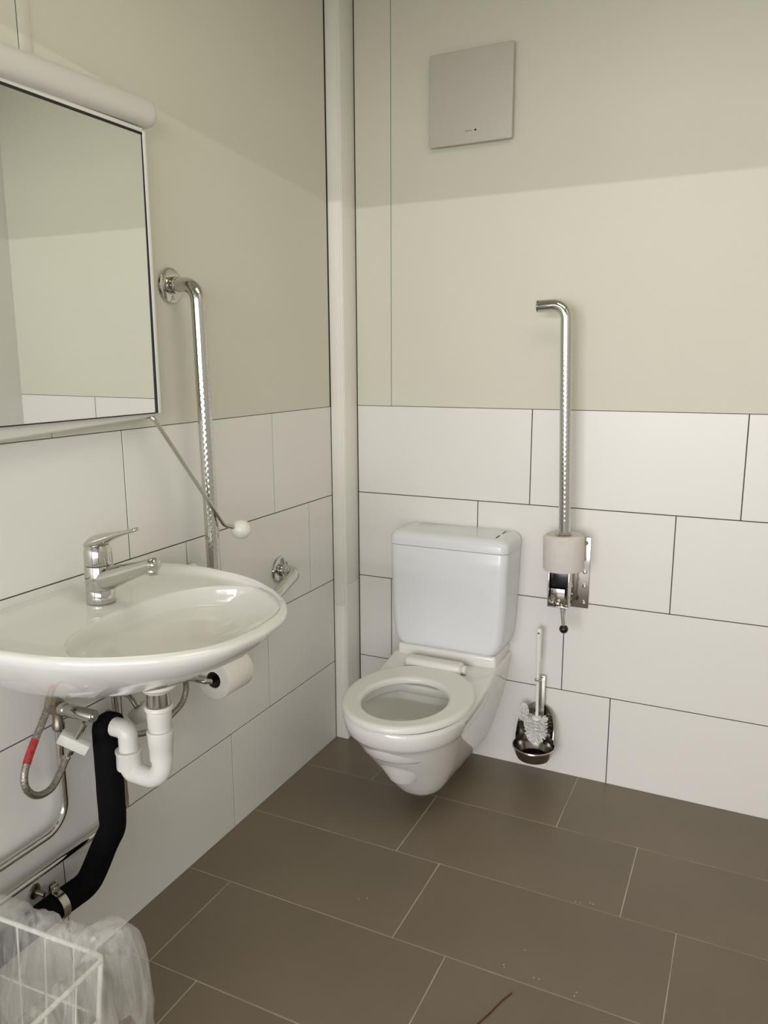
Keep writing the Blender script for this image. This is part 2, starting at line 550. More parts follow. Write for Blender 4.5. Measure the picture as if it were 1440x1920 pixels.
# ------------------------------------------------------------------ toilet brush and holder
bh = thing('toilet_brush_holder', (0.712, -0.07, 0.07), 'polished steel wall holder with round drip dish, right of the toilet', 'brush holder')
DC = (0.7125, -0.070)
mb = MB()
pr = [(0.0, 0.0), (0.040, 0.0), (0.052, 0.006), (0.060, 0.022), (0.0655, 0.040), (0.0675, 0.043), (0.0665, 0.046), (0.063, 0.043), (0.057, 0.023), (0.049, 0.009), (0.038, 0.0045), (0.0, 0.0045)]
mb.lathe(pr, (DC[0], DC[1], 0.070), seg=40)
mb.build('dish', 'darksteel', bh)
MB().tube([(DC[0] + 0.066 * math.cos(2 * PI * k / 40), DC[1] + 0.066 * math.sin(2 * PI * k / 40), 0.1155) for k in range(41)], 0.0022, 8).build('dish_rim', 'steel', bh)
# curved back shield, arched top
n, rows = 28, 10
g_out = []
for j in range(rows + 1):
    ring = []
    for k in range(n + 1):
        a = PI * (0.02 + 0.96 * k / n)
        arch = math.sin(a) ** 0.45
        z = 0.108 + (0.128 * arch) * j / rows
        ring.append(V(DC[0] + 0.0615 * math.cos(a), DC[1] + 0.0615 * math.sin(a), z))
    g_out.append(ring)
g_in = [[V(DC[0] + (p.x - DC[0]) * 0.965, DC[1] + (p.y - DC[1]) * 0.965, p.z) for p in r] for r in g_out]
mb = MB()
mb.rings(g_out, False, False, closed=False)
mb.rings(g_in, False, False, closed=False)
mb.rings([g_out[-1], g_in[-1]], False, False, closed=False)
mb.build('back_shield', 'darksteel', bh, smooth=40)
MB().box(0.709, 0.731, -0.022, -0.017, 0.10, 0.335, 0.001).build('wall_strip', 'steel', bh)
MB().box(0.711, 0.729, -0.017, 0.0, 0.20, 0.325, 0.002).build('wall_mount', 'steel', bh)
mb = MB()
mb.tube([(0.7135 + 0.011 * math.cos(a), -0.044 + 0.011 * math.sin(a), 0.330) for a in [PI * (0.5 - 1.7 * k / 18 + 0.35) for k in range(19)]], 0.0022, 8)
mb.tube([(0.7135, -0.034, 0.330), (0.716, -0.020, 0.330)], 0.0030, 8)
mb.build('clip', 'steel', bh)

tb = thing('toilet_brush', (0.7135, -0.044, 0.13), 'white plastic toilet brush with rim scrubber, upright in the steel holder', 'toilet brush')
BXC, BYC = 0.7135, -0.0500
mb = MB()
mb.tube([(BXC, BYC + 0.006, 0.200), (BXC - 0.0015, BYC + 0.006, 0.395)], 0.0048, 14)
mb.lathe([(0.0075, 0), (0.0082, 0.003), (0.0078, 0.045), (0.0085, 0.085), (0.0098, 0.092), (0.0098, 0.104), (0.0075, 0.110), (0.0, 0.112)], (BXC - 0.0015, BYC + 0.006, 0.392), seg=20)
mb.build('handle', 'brushwhite', tb)
MB().lathe([(0.0, 0), (0.0032, 0), (0.0032, 0.001), (0, 0.001)], (BXC - 0.0015, BYC + 0.006 - 0.0103, 0.488), (0, 1, 0), 14).build('hang_hole', 'print', tb)
mb = MB()
mb.lathe([(0.0, 0), (0.016, 0.002), (0.020, 0.010), (0.012, 0.022), (0.0085, 0.040), (0.009, 0.058), (0.015, 0.060), (0.015, 0.066), (0.006, 0.070), (0, 0.07)], (BXC, BYC, 0.138), seg=20)
mb.build('brush_core', 'brushwhite', tb)
mb = MB()
for ring_z, cnt, tilt in ((0.150, 30, -62), (0.153, 36, -42), (0.158, 38, -24), (0.166, 38, -8), (0.175, 38, 2), (0.184, 38, 10), (0.192, 36, 16)):
    for k in range(cnt):
        a = 2 * PI * (k + random.random() * 0.5) / cnt
        t = math.radians(tilt + random.uniform(-5, 5))
        d = V(math.cos(a) * math.cos(t), math.sin(a) * math.cos(t), math.sin(t))
        p = V(BXC, BYC, ring_z) + V(math.cos(a), math.sin(a), 0) * 0.006
        L_ = 0.032 * random.uniform(0.93, 1.04)
        mb.tube([p, p + d * L_], [0.0011, 0.0016], 4)
mb.build('bristles', 'bristle', tb, smooth=0, kind='stuff')
mb = MB()
mb.tube(fillet([(BXC - 0.004, BYC, 0.162), (BXC - 0.034, BYC - 0.004, 0.163), (BXC - 0.040, BYC - 0.004, 0.205), (BXC - 0.041, BYC - 0.004, 0.240)], 0.008), 0.0034, 10)
mb.build('scrubber_arm', 'brushwhite', tb)
mb = MB()
for j in range(12):
    for k in range(16):
        a = 2 * PI * (k + random.random()) / 16
        p = V(BXC - 0.040, BYC - 0.004, 0.188 + j * 0.0048)
        t = random.uniform(-0.1, 0.35)
        rad = 0.017 * math.sqrt(max(0.12, 1 - ((j - 4) / 8.2) ** 2))
        mb.tube([p, p + V(math.cos(a) * math.cos(t), math.sin(a) * math.cos(t), math.sin(t)) * rad], [0.0009, 0.0012], 4)
mb.build('scrubber_bristles', 'bristle', tb, smooth=0, kind='stuff')


# ------------------------------------------------------------------ fold-up rail with toilet roll
def grip(period, amp, lo, hi, path):
    def f(i, a):
        p = path[i]
        if p.z < lo or p.z > hi:
            return 1.0
        return 1.0 + amp * math.sin(2 * PI * p.z / period + (PI if int(a / (2 * PI) * 14) % 2 else 0)) * abs(math.sin(a * 7))
    return f


RYv = -0.095
rail = thing('fold_up_rail', (0.80, 0.0, 0.60), 'chrome support rail folded up against the back wall, right of the toilet', 'support rail')
pl = MB().box(0.752, 0.852, -0.006, 0.0, 0.574, 0.800, 0.0015).build('wall_plate', 'steel', rail)
for (x, z) in ((0.838, 0.592), (0.838, 0.645), (0.838, 0.690), (0.838, 0.782), (0.764, 0.782)):
    MB().lathe([(0.0065, 0), (0.0065, 0.002), (0.005, 0.0045), (0.0022, 0.0048), (0.0020, 0.003), (0, 0.003)], (x, -0.006, z), (0, -1, 0), 16).build('screw', 'chrome', pl)
mb = MB()
mb.box(0.753, 0.757, -0.128, -0.006, 0.606, 0.715, 0.001)
mb.box(0.812, 0.816, -0.128, -0.006, 0.606, 0.715, 0.001)
mb.box(0.757, 0.812, -0.060, -0.056, 0.606, 0.715, 0.0008)
mb.box(0.753, 0.816, -0.128, -0.10, 0.604, 0.608, 0.0008)
br = mb.build('hinge_bracket', 'steel', rail)
MB().box(0.7585, 0.8105, -0.116, -0.062, 0.664, 0.714, 0.002).build('rubber_stop', 'blackplastic', rail)
MB().box(0.760, 0.8035, -0.121, -0.066, 0.622, 0.661, 0.002).build('hinge_block', 'steel', rail)
for (x, y, z) in ((0.8162, -0.10, 0.690), (0.8162, -0.09, 0.665), (0.8162, -0.085, 0.640)):
    MB().lathe([(0.004, 0), (0.004, 0.0015), (0.002, 0.003), (0, 0.003)], (x, y, z), (1, 0, 0), 12).build('rivet', 'chrome', br)
base = [(0.791, RYv, 0.676), (0.7905, RYv, 0.80), (0.770, RYv, 1.487), (0.690, RYv, 1.4845)]
pth = resample(fillet(base, [0.5, 0.062], 14), 0.003)
MB().tube(pth, 0.0172, 28, rf=grip(0.014, 0.028, 0.86, 1.36, pth)).build('rail_tube', 'chrome', rail, smooth=60)
MB().lathe([(0.0, 0), (0.0165, 0), (0.0172, 0.001), (0.0172, 0.003), (0.0165, 0.004), (0, 0.004)], (0.690, RYv, 1.4845), (-1, 0, 0.01), 24).build('end_cap', 'darksteel', rail)
lv = MB().tube(fillet([(0.783, -0.112, 0.619), (0.796, -0.122, 0.612), (0.803, -0.118, 0.545)], 0.012), 0.0062, 14).build('release_lever', 'chrome', rail)
MB().sphere((0.8035, -0.1175, 0.537), 0.0135).build('lever_knob', 'blackplastic', lv)
MB().lathe([(0.0, 0), (0.009, 0), (0.010, 0.003), (0.010, 0.016), (0.006, 0.020), (0, 0.02)], (0.776, -0.115, 0.617), (0.75, -0.55, -0.1), 16).build('lever_hub', 'steel', lv)


def paper_roll(name, c0, axis, length, rad, core, material, label, dent=0.0):
    t = thing(name, c0, label, 'toilet roll', None)
    mb = MB()
    pr = [(core, 0.0), (rad * 0.965, 0.0), (rad, 0.004), (rad, length - 0.004)]
    if dent:
        pr += [(rad * 0.97, length - 0.002), (rad * 0.86, length + 0.004), (core + 0.004, length + 0.002), (core, length - 0.004)]
    else:
        pr += [(rad * 0.965, length), (core, length)]
    pr += [(core, 0.0)]
    mb.lathe(pr, c0, axis, 48, False, False)
    mb.build('paper', material, t, smooth=30)
    MB().lathe([(core, 0.001), (core, length - 0.004), (core - 0.0012, length - 0.004), (core - 0.0012, 0.001), (core, 0.001)], c0, axis, 32, False, False).build('core', 'card', t)
    return t


paper_roll('toilet_roll', (0.791, RYv, 0.7165), (-0.03, 0, 1), 0.103, 0.0605, 0.0235, 'paperp', 'greyish recycled toilet roll threaded on the folded-up rail', 0.01)


# ------------------------------------------------------------------ extractor fan cover
fan = thing('extractor_fan_cover', (0.446, 0, 1.966), 'square grey fan cover high on the back wall', 'fan cover')
MB().box(0.330, 0.562, -0.016, 0.0, 1.980, 2.210, 0.004).build('housing', 'fan', fan)
MB().box(0.3185, 0.5765, -0.024, -0.015, 1.966, 2.2245, 0.0035, 3).build('front_panel', 'fan', fan)
mb = MB()
for k, (w, g) in enumerate(((0.0035, 0.001), (0.003, 0.001), (0.001, 0.001), (0.003, 0.001), (0.003, 0.0))):
    x = 0.4335 + k * 0.0042
    if k == 2:
        mb.box(x + 0.001, x + 0.002, -0.0244, -0.0239, 1.9990, 2.0026)
    else:
        mb.box(x, x + 0.0007, -0.0244, -0.0239, 1.9990, 2.0022)
        mb.box(x + w - 0.0007, x + w, -0.0244, -0.0239, 1.9990, 2.0022)
        mb.box(x, x + w, -0.0244, -0.0239, 2.0015 if k % 2 == 0 else 2.0002, 2.0022 if k % 2 == 0 else 2.0009)
mb.build('maker_print', 'print', fan, smooth=0)
MB().lathe([(0.0, 0), (0.0030, 0), (0.0028, 0.001), (0, 0.001)], (0.4650, -0.0239, 2.0012), (0, -1, 0), 16).build('indicator_light', 'blackplastic', fan)


# ------------------------------------------------------------------ mirror with light bar
mir = thing('tilting_mirror', (0.0, -1.30, 1.19), 'rectangular wall mirror with grey light bar and tilting lever above the basin', 'mirror')
MY0, MY1 = -1.665, -0.990          # glass
MZ0, MZ1 = 1.222, 1.809
TILT = 0.0047


def mx_(z):
    return 0.0515 + (z - 1.22) * TILT


mb = MB()
for y0, y1, z0, z1 in ((MY0, MY1, MZ0, MZ1),):
    vsx = [V(mx_(z) + dx, y, z) for dx in (0, -0.005) for (y, z) in ((y0, z0), (y1, z0), (y1, z1), (y0, z1))]
    mb.add(vsx, [(0, 1, 2, 3), (4, 5, 6, 7), (0, 1, 5, 4), (1, 2, 6, 5), (2, 3, 7, 6), (3, 0, 4, 7)])
mb.build('glass', 'mirror', mir, smooth=0)
MB().box(0.024, 0.046, MY0 - 0.010, MY1 + 0.010, MZ0 - 0.002, MZ1 + 0.010, 0.001).build('back_casing', 'frame', mir)
mb = MB()
mb.box(0.046, 0.0545, MY1 - 0.0002, MY1 + 0.0035, MZ0, MZ1 + 0.003)
mb.box(0.046, 0.0550, MY0, MY1 + 0.0035, MZ1 - 0.0002, MZ1 + 0.0050)
mb.box(0.046, 0.0540, MY0, MY1 + 0.0035, MZ0 - 0.002, MZ0)
mb.build('gasket', 'rubber', mir, smooth=0)
MB().box(0.030, 0.0555, MY1 + 0.0035, MY1 + 0.0135, MZ0 - 0.002, MZ1 + 0.009, 0.0012).build('side_frame', 'frame', mir)
MB().box(0.030, 0.0560, MY0 - 0.012, MY1 + 0.0035, MZ1 + 0.0050, MZ1 + 0.0135, 0.0012).build('top_frame', 'frame', mir)
# lower rail, slightly out of level
mb = MB()
vsx = []
for (y, z0) in ((MY0 - 0.012, 1.182), (MY1 + 0.006, 1.2105)):
    for (x, z) in ((0.004, z0 + 0.004), (0.040, z0), (0.0475, z0 + 0.004), (0.0475, 1.2205), (0.004, 1.2205)):
        vsx.append(V(x, y, z))
mb.add(vsx, [(0, 1, 2, 3, 4), (9, 8, 7, 6, 5)] + [(i, (i + 1) % 5, 5 + (i + 1) % 5, 5 + i) for i in range(5)])
mb.build('lower_rail', 'alu', mir, smooth=30)
# light bar: rounded housing
n = 26
prof = []
for k in range(n):
    a = 2 * PI * k / n
    ca, sa = math.cos(a), math.sin(a)
    prof.append((0.045 + 0.031 * math.copysign(abs(ca) ** 0.8, ca), 0.0305 * math.copysign(abs(sa) ** 0.85, sa)))
rings = []
ye, yr = -0.948, 0.034
for (y, sc) in [(-1.70, 0.9), (-1.695, 1.0)] + [(-1.60, 1.0), (-1.30, 1.0)] + [(ye - yr * 0.8 + yr * 0.8 * math.sin(PI / 2 * q / 7), max(0.05, math.cos(PI / 2 * q / 7) ** 0.45)) for q in range(0, 8)]:
    cz = 1.8570 + (y + 0.95) * 0.022
    rings.append([V(0.047 + (px - 0.047) * sc, y, cz + pz * sc) for px, pz in prof])
MB().rings(rings).build('light_bar', 'alu', mir, smooth=50)
# lever
BALL = V(0.125, -0.788, 0.9165)
lp = fillet([(0.038, -1.003, 1.216), (0.050, -0.995, 1.205), (0.113, -0.8385, 0.9355), (0.120, -0.806, 0.9235)], [0.01, 0.02])
lev_o = MB().tube(lp, 0.0050, 14).build('tilt_lever', 'steel', mir)
MB().sphere(BALL, 0.0247, 32, 18).build('lever_ball', 'ball', lev_o)
MB().box(0.020, 0.047, -1.012, -0.994, 1.2085, 1.2215, 0.002).build('lever_bracket', 'darksteel', mir)


# ------------------------------------------------------------------ L-shaped grab bar on the left wall
def grab_bar(label, loc, base, rads, flanges, knurl):
    t = thing('grab_bar', loc, label, 'grab bar')
    pth = resample(fillet(base, rads, 12), 0.0032)
    MB().tube(pth, 0.0172, 28, rf=grip(0.0145, 0.035, 0.865, 1.36, pth) if knurl else None).build('bar', 'chrome', t, smooth=60)
    for (y, z) in flanges:
        fl = MB().lathe([(0.040, 0), (0.0415, 0.003), (0.0400, 0.007), (0.036, 0.0095), (0.020, 0.0100), (0.0195, 0.018), (0.0, 0.018)], (0.0, y, z), (1, 0, 0), 36).build('flange', 'chrome', t)
        MB().lathe([(0.0205, 0), (0.0205, 0.004), (0.0175, 0.005)], (0.0215, y, z), (1, 0, 0), 28).build('collar_ring', 'chrome', fl)
        for q in range(3):
            a = PI / 2 + 2 * PI * q / 3 + PI
            MB().lathe([(0.0045, 0), (0.0045, 0.0018), (0.002, 0.002), (0.0018, 0.0008), (0, 0.0008)], (0.0096, y + 0.029 * math.cos(a), z + 0.029 * math.sin(a)), (1, 0, 0), 14).build('screw', 'steel', fl)
    return t


GX = 0.082
grab_bar('tall vertical chrome grab bar on the left wall right of the mirror', (0.0, -0.85, 0.79),
         [(0.004, -0.862, 1.512), (GX, -0.862, 1.512), (GX, -0.848, 0.788), (0.004, -0.848, 0.788)], [0.062, 0.045], ((-0.862, 1.512), (-0.848, 0.788)), True)
grab_bar('short chrome grab bar curving out of the wall behind the right basin end', (0.0, -0.433, 0.709),
         [(0.004, -0.433, 0.709), (0.066, -0.433, 0.709), (0.066, -0.700, 0.620), (0.004, -0.700, 0.620)], [0.036, 0.036], ((-0.433, 0.709), (-0.700, 0.620)), False)


# ------------------------------------------------------------------ washbasin
SY = -1.245          # drain axis
SC = -1.262          # basin centre line
basin = thing('washbasin', (0.0, SY, 0.67), 'white ceramic washbasin mounted on the left tiled wall', 'washbasin')
ctrl = [(0.0, 0.268), (0.035, 0.280), (0.09, 0.292), (0.15, 0.295), (0.21, 0.287), (0.28, 0.272), (0.35, 0.245), (0.42, 0.198), (0.47, 0.146), (0.502, 0.082), (0.514, 0.0)]
cs = spline([V(x, w, 0) for x, w in ctrl], 6)
halfR = [(p.x, p.y) for p in cs]
outline = [(x, w) for x, w in halfR] + [(x, -w) for x, w in reversed(halfR[:-1])]   # from right back corner round the front to left back corner
backn = 14
wl = outline[-1][1]
outline += [(0.0, wl + (outline[0][1] - wl) * k / backn) for k in range(1, backn)]
NO = len(outline)


def sring(sx, sy, z, x0=0.0005):
    """outline scaled about the wall line; the rim dips a little towards the front"""
    return [V(x0 + x * sx, SC + w * sy, z - (0.006 * (x / 0.513) ** 2 if z > 0.80 else 0)) for x, w in outline]


def bowl_ring(f, z, cx=0.320, rx=0.150, ry=0.236, e=2.35):
    out = []
    for x, w in outline:
        t = math.atan2(w / 0.28, (x - 0.26) / 0.253)
        ca, sa = math.cos(t), math.sin(t)
        out.append(V(cx + f * rx * math.copysign(abs(ca) ** (2 / e), ca), -1.250 + f * ry * math.copysign(abs(sa) ** (2 / e), sa), z))
    return out


def mixr(a, b, t, dz=0.0):
    return [p.lerp(q, t) + V(0, 0, dz) for p, q in zip(a, b)]


low = [sring(0.20, 0.20, 0.709), sring(0.36, 0.36, 0.711), sring(0.48, 0.48, 0.717), sring(0.60, 0.59, 0.731), sring(0.72, 0.70, 0.754), sring(0.82, 0.80, 0.782), sring(0.90, 0.885, 0.808),
       sring(0.955, 0.945, 0.830), sring(0.988, 0.984, 0.846), sring(1.0, 1.0, 0.857), sring(0.998, 0.998, 0.8625), sring(0.990, 0.990, 0.8665)]
r_out = sring(0.976, 0.972, 0.8685)
b0 = bowl_ring(1.0, 0.850)
top = [r_out]
# shelf: rolled rim, then a shallow sunken deck behind the bowl
for t, z in ((0.07, 0.8690), (0.14, 0.8680), (0.20, 0.8650), (0.27, 0.8595), (0.34, 0.8555), (0.42, 0.8535), (0.60, 0.8525), (0.90, 0.8515), (0.975, 0.8508)):
    rg = mixr(r_out, b0, t)
    top.append([V(max(p.x, 0.004 + 0.075 * min(t, 0.36)), p.y, z - 0.006 * (p.x / 0.513) ** 2) for p in rg])
bowl = [[V(p.x, p.y, z) for p in bowl_ring(f, z)] for f, z in ((1.0, 0.8495), (0.993, 0.8478), (0.986, 0.8440), (0.978, 0.8360), (0.971, 0.8270), (0.964, 0.8180))]
for i_, r_ in enumerate(bowl):            # the front wall of the bowl leans in, inside the shell
    for p in r_:
        if p.x > 0.32:
            p.x = 0.32 + (p.x - 0.32) * (1 - 0.02 * i_)


def floorz(x, w):
    d = min(1.0, max(0.0, (x - 0.185) / 0.16))
    return 0.811 - 0.021 * (d * d * (3 - 2 * d)) * (1 - 0.25 * (w / 0.238) ** 2)


for f, k in ((0.955, 0.6), (0.935, 0.9), (0.87, 0.98), (0.74, 1.0), (0.6, 1.0), (0.42, 1.0), (0.22, 1.0), (0.12, 1.0)):
    rg = bowl_ring(f, 0)
    out = []
    for p in rg:
        zz = floorz(p.x, p.y - SY)
        zwall = 0.818 - (0.818 - zz) * k
        px = p.x if p.x < 0.32 else 0.32 + (p.x - 0.32) * (0.90 - 0.10 * k)
        out.append(V(px, p.y, zwall))
    bowl.append(out)
# keep the bowl inside the shell: nowhere closer than 13 mm to the underside
shell = [(0.2, 0.709), (0.36, 0.711), (0.48, 0.717), (0.595, 0.731), (0.71, 0.754), (0.81, 0.782), (0.892, 0.806), (0.95, 0.827), (0.986, 0.842), (1.0, 0.853)]


def half_width(x):
    for (x0, w0), (x1, w1) in zip(halfR, halfR[1:]):
        if x0 <= x <= x1:
            return w0 + (w1 - w0) * (x - x0) / max(1e-9, x1 - x0)
    return -1.0


def shell_z(x, y):
    lo, hi = 0.02, 1.2
    for _ in range(22):
        mid = (lo + hi) / 2
        if half_width(x / mid) >= abs(y - SC) / mid:
            hi = mid
        else:
            lo = mid
    for (s0, z0), (s1, z1) in zip(shell, shell[1:]):
        if hi <= s1:
            return z0 + (z1 - z0) * max(0.0, (hi - s0)) / (s1 - s0)
    return shell[-1][1]


for r_ in bowl:
    for p in r_:
        p.z = min(0.8495, max(p.z, shell_z(p.x, p.y) + 0.013))
MB().rings(low + top + bowl, True, True).build('basin_body', 'ceramic', basin, smooth=70)
MB().lathe([(0.0, 0), (0.022, 0), (0.030, 0.001), (0.032, 0.003), (0.027, 0.004), (0.02, 0.002), (0, 0.002)], (0.378, SY - 0.005, 0.7895), seg=28).build('drain_ring', 'chrome', basin)

# faucet
FX, FYc, FZ = 0.099, -1.238, 0.8538
fc = thing('faucet', (FX, FYc, FZ), 'chrome single lever mixer tap on the washbasin', 'faucet')
MB().lathe([(0.0, 0), (0.0285, 0), (0.029, 0.002), (0.0285, 0.026), (0.0275, 0.0275), (0.0, 0.0275)], (FX, FYc, FZ), seg=36).build('base_ring', 'chrome', fc)
bd = MB().lathe([(0.0, 0.028), (0.0283, 0.028), (0.0287, 0.030), (0.0285, 0.075), (0.0275, 0.0775), (0.0, 0.0775)], (FX, FYc, FZ), seg=36).build('body', 'chrome', fc)
MB().lathe([(0.0, 0.079), (0.0278, 0.079), (0.0280, 0.082), (0.0275, 0.104), (0.0262, 0.112), (0.0225, 0.119), (0.012, 0.123), (0, 0.1235)], (FX, FYc, FZ), seg=36).build('cartridge_cap', 'chrome', fc)
sp_path = [(FX + 0.008, FYc, 0.9025), (FX + 0.03, FYc, 0.907), (FX + 0.07, FYc, 0.922), (FX + 0.11, FYc, 0.936), (FX + 0.140, FYc, 0.946), (FX + 0.152, FYc, 0.949), (FX + 0.156, FYc, 0.950)]
sp = MB().tube(sp_path, [0.0265, 0.0255, 0.0205, 0.0165, 0.0150, 0.0135, 0.010], 28, flat=(0.95, 0.95)).build('spout', 'chrome', fc, smooth=60)
MB().lathe([(0.0, 0), (0.0112, 0), (0.0118, 0.002), (0.0118, 0.010), (0.0108, 0.0115), (0, 0.0115)], (FX + 0.141, FYc, 0.9275), (0.12, 0, 1), 24).build('aerator', 'chrome', sp)
# lever: wide dome blending into a thin handle
lp = [(FX - 0.026, 0.0, 0.964, 0.010, 0.004), (FX - 0.018, 0, 0.972, 0.0205, 0.009), (FX - 0.002, 0, 0.979, 0.0262, 0.013), (FX + 0.014, 0, 0.984, 0.0235, 0.0125), (FX + 0.030, 0, 0.990, 0.0165, 0.010),
      (FX + 0.050, 0, 0.997, 0.0105, 0.0068), (FX + 0.075, 0, 1.0045, 0.0082, 0.0048), (FX + 0.100, 0, 1.0115, 0.0078, 0.0042), (FX + 0.108, 0, 1.0138, 0.0072, 0.0038), (FX + 0.1105, 0, 1.0145, 0.004, 0.002)]
rings = []
for i, (x, _, z, w, h) in enumerate(lp):
    rings.append([V(x - 0.25 * h * math.sin(2 * PI * k / 24), FYc + w * math.cos(2 * PI * k / 24), z + h * math.sin(2 * PI * k / 24)) for k in range(24)])
MB().rings(rings).build('lever', 'chrome', fc, smooth=60)


# ------------------------------------------------------------------ trap and pipes under the basin
trap = thing('drain_trap', (0.24, SY, 0.47), 'white plastic U-bend drain trap hanging under the washbasin', 'drain trap')
DXp = 0.241
MB().lathe([(0.0, 0.0), (0.036, 0.0), (0.041, -0.004), (0.041, -0.010), (0.030, -0.018), (0.027, -0.022)], (DXp, SY, 0.7105), seg=32).build('drain_flange', 'pvc', trap)
MB().lathe([(0.0, 0), (0.0235, 0.0), (0.0235, 0.030), (0.0, 0.030)], (DXp, SY, 0.660), seg=28).build('chrome_collar', 'steel', trap)
MB().lathe([(0.0, 0), (0.0262, 0.0), (0.0285, -0.004), (0.0285, -0.008), (0.0248, -0.011), (0.0248, -0.030), (0.0240, -0.032), (0.0240, -0.046), (0.0195, -0.056), (0.0195, -0.070), (0, -0.07)], (DXp, SY, 0.658), seg=32).build('tailpiece_nut', 'pvc', trap)
MB().lathe([(0.020, 0), (0.0268, 0.0), (0.0275, -0.003), (0.0265, -0.007), (0.0250, -0.035), (0.0236, -0.037), (0.0236, -0.064), (0.02, -0.066)], (DXp, SY, 0.604), seg=32).build('slip_nut', 'pvc', trap)
UX2 = 0.152
ub = [(DXp, SY, 0.575), (DXp, SY, 0.4905), (UX2, SY, 0.4905), (UX2, SY, 0.520)]
MB().tube(fillet(ub, [0.0445, 0.0445], 14), 0.0210, 28).build('u_bend', 'pvc', trap, smooth=60)
MB().lathe([(0.02, 0), (0.0262, 0.0), (0.0270, 0.003), (0.0262, 0.033), (0.0280, 0.036), (0.0280, 0.040), (0.0215, 0.041)], (UX2, SY, 0.500), seg=32).build('slip_nut', 'pvc', trap)
MB().tube(fillet([(UX2, SY, 0.530), (UX2, SY, 0.584), (0.1175, SY, 0.584)], [0.034], 12), 0.0200, 28).build('outlet_elbow', 'pvc', trap, smooth=60)

wp = thing('waste_pipe', (0.05, -1.30, 0.22), 'thick black foam-insulated waste pipe below the washbasin', 'waste pipe')
bpth = fillet([(0.116, SY, 0.584), (0.092, SY, 0.584), (0.092, -1.246, 0.345), (0.062, -1.303, 0.232), (0.0455, -1.385, 0.2245), (0.0455, -1.72, 0.219)], [0.022, 0.05, 0.04, 0.05], 8)
bpth = resample(bpth, 0.012)


def lump(i, a):
    p = bpth[i]
    return 1.0 + 0.035 * noise.noise(V(p.x * 22 + math.cos(a), p.y * 22 + math.sin(a), p.z * 22)) + (0.03 * math.cos(3 * a + p.z * 60) if 0.23 < p.z < 0.33 else 0)


MB().tube(bpth, [0.0288 if p.z > 0.36 else 0.0280 for p in bpth], 26, rf=lump).build('insulation', 'foam', wp, smooth=60)
cl_y = -1.372
mb = MB()
ring0 = []
for k in range(37):
    a = 2 * PI * k / 36
    ring0.append((math.cos(a), math.sin(a)))
o_, i_ = 0.0330, 0.0302
mb.rings([[V(0.0475 + ca * r, cl_y + dy, 0.2262 + sa * r) for ca, sa in ring0[:-1]] for r, dy in ((i_, -0.009), (o_, -0.009), (o_, 0.009), (i_, 0.009), (i_, -0.009))], False, False)
clamp = mb.build('pipe_clamp', 'steel', wp, smooth=40)
mb = MB()
mb.box(0.036, 0.040, cl_y - 0.009, cl_y + 0.009, 0.256, 0.276, 0.0008)
mb.box(0.045, 0.049, cl_y - 0.009, cl_y + 0.009, 0.256, 0.276, 0.0008)
mb.tube([(0.030, cl_y, 0.267), (0.058, cl_y, 0.267)], 0.0035, 10)
mb.lathe([(0.0, 0), (0.006, 0), (0.006, 0.004), (0, 0.004)], (0.050, cl_y, 0.267), (1, 0, 0), 8)
mb.build('clamp_bolt', 'steel', clamp)
mb = MB()
mb.tube([(0.0545, cl_y, 0.190), (0.074, cl_y, 0.186)], 0.0035, 10)
mb.lathe([(0.0, 0), (0.006, 0), (0.006, 0.005), (0, 0.005)], (0.070, cl_y, 0.1868), (1, 0, -0.2), 8)
mb.build('clamp_bolt', 'steel', clamp)
mb = MB()
mb.tube([(0.0, cl_y - 0.012, 0.252), (0.022, cl_y - 0.006, 0.247)], 0.0055, 12)
mb.lathe([(0.0, 0), (0.016, 0.0), (0.016, 0.003), (0.012, 0.005), (0, 0.005)], (0.0, cl_y - 0.012, 0.252), (1, 0.25, 0), 20)
mb.build('clamp_stud', 'brass', clamp)

pa = MB().tube(fillet([(0.025, -1.86, 0.372), (0.025, -1.310, 0.372), (0.025, -1.310, 0.585)], [0.055], 12), 0.0078, 18).build('water_pipe', 'chrome', label='upper chrome water pipe that bends up to the valve with the red-sleeved hose', cat='water pipe')
pb_ = MB().tube(fillet([(0.025, -1.86, 0.303), (0.025, -1.139, 0.303), (0.025, -1.153, 0.62)], [0.038], 12), 0.0078, 18).build('water_pipe', 'chrome', label='lower chrome water pipe that runs behind the black waste pipe', cat='water pipe')


def angle_valve(label, y, z, tilt):
    t = thing('angle_valve', (0.03, y, z), label, 'valve')
    MB().lathe([(0.010, -0.048), (0.0125, -0.046), (0.0125, -0.034), (0.0105, -0.030), (0.0105, -0.012), (0.015, -0.010), (0.0165, 0.010), (0.012, 0.016), (0.0, 0.017)], (0.027, y, z), (0, 0, 1), 18).build('valve_body', 'brass', t)
    hd = MB().lathe([(0.0, 0.004), (0.0135, 0.006), (0.0140, 0.020), (0.0122, 0.022), (0.0122, 0.026), (0.0138, 0.030), (0.0132, 0.094), (0.0115, 0.097), (0.0, 0.097)], (0.034, y, z), (1, 0, 0.02), 22).build('handle', 'steel', t)
    MB().lathe([(0.0, 0), (0.0075, 0), (0.006, 0.003), (0, 0.003)], (0.131, y, z + 0.002), (1, 0, 0), 16).build('handle_cap', 'chrome', hd)
    return t


va = angle_valve('tarnished angle valve with chrome handle left of the black waste pipe', -1.310, 0.636, 0)
vb = angle_valve('angle valve half hidden behind the drain trap', -1.153, 0.650, 0)

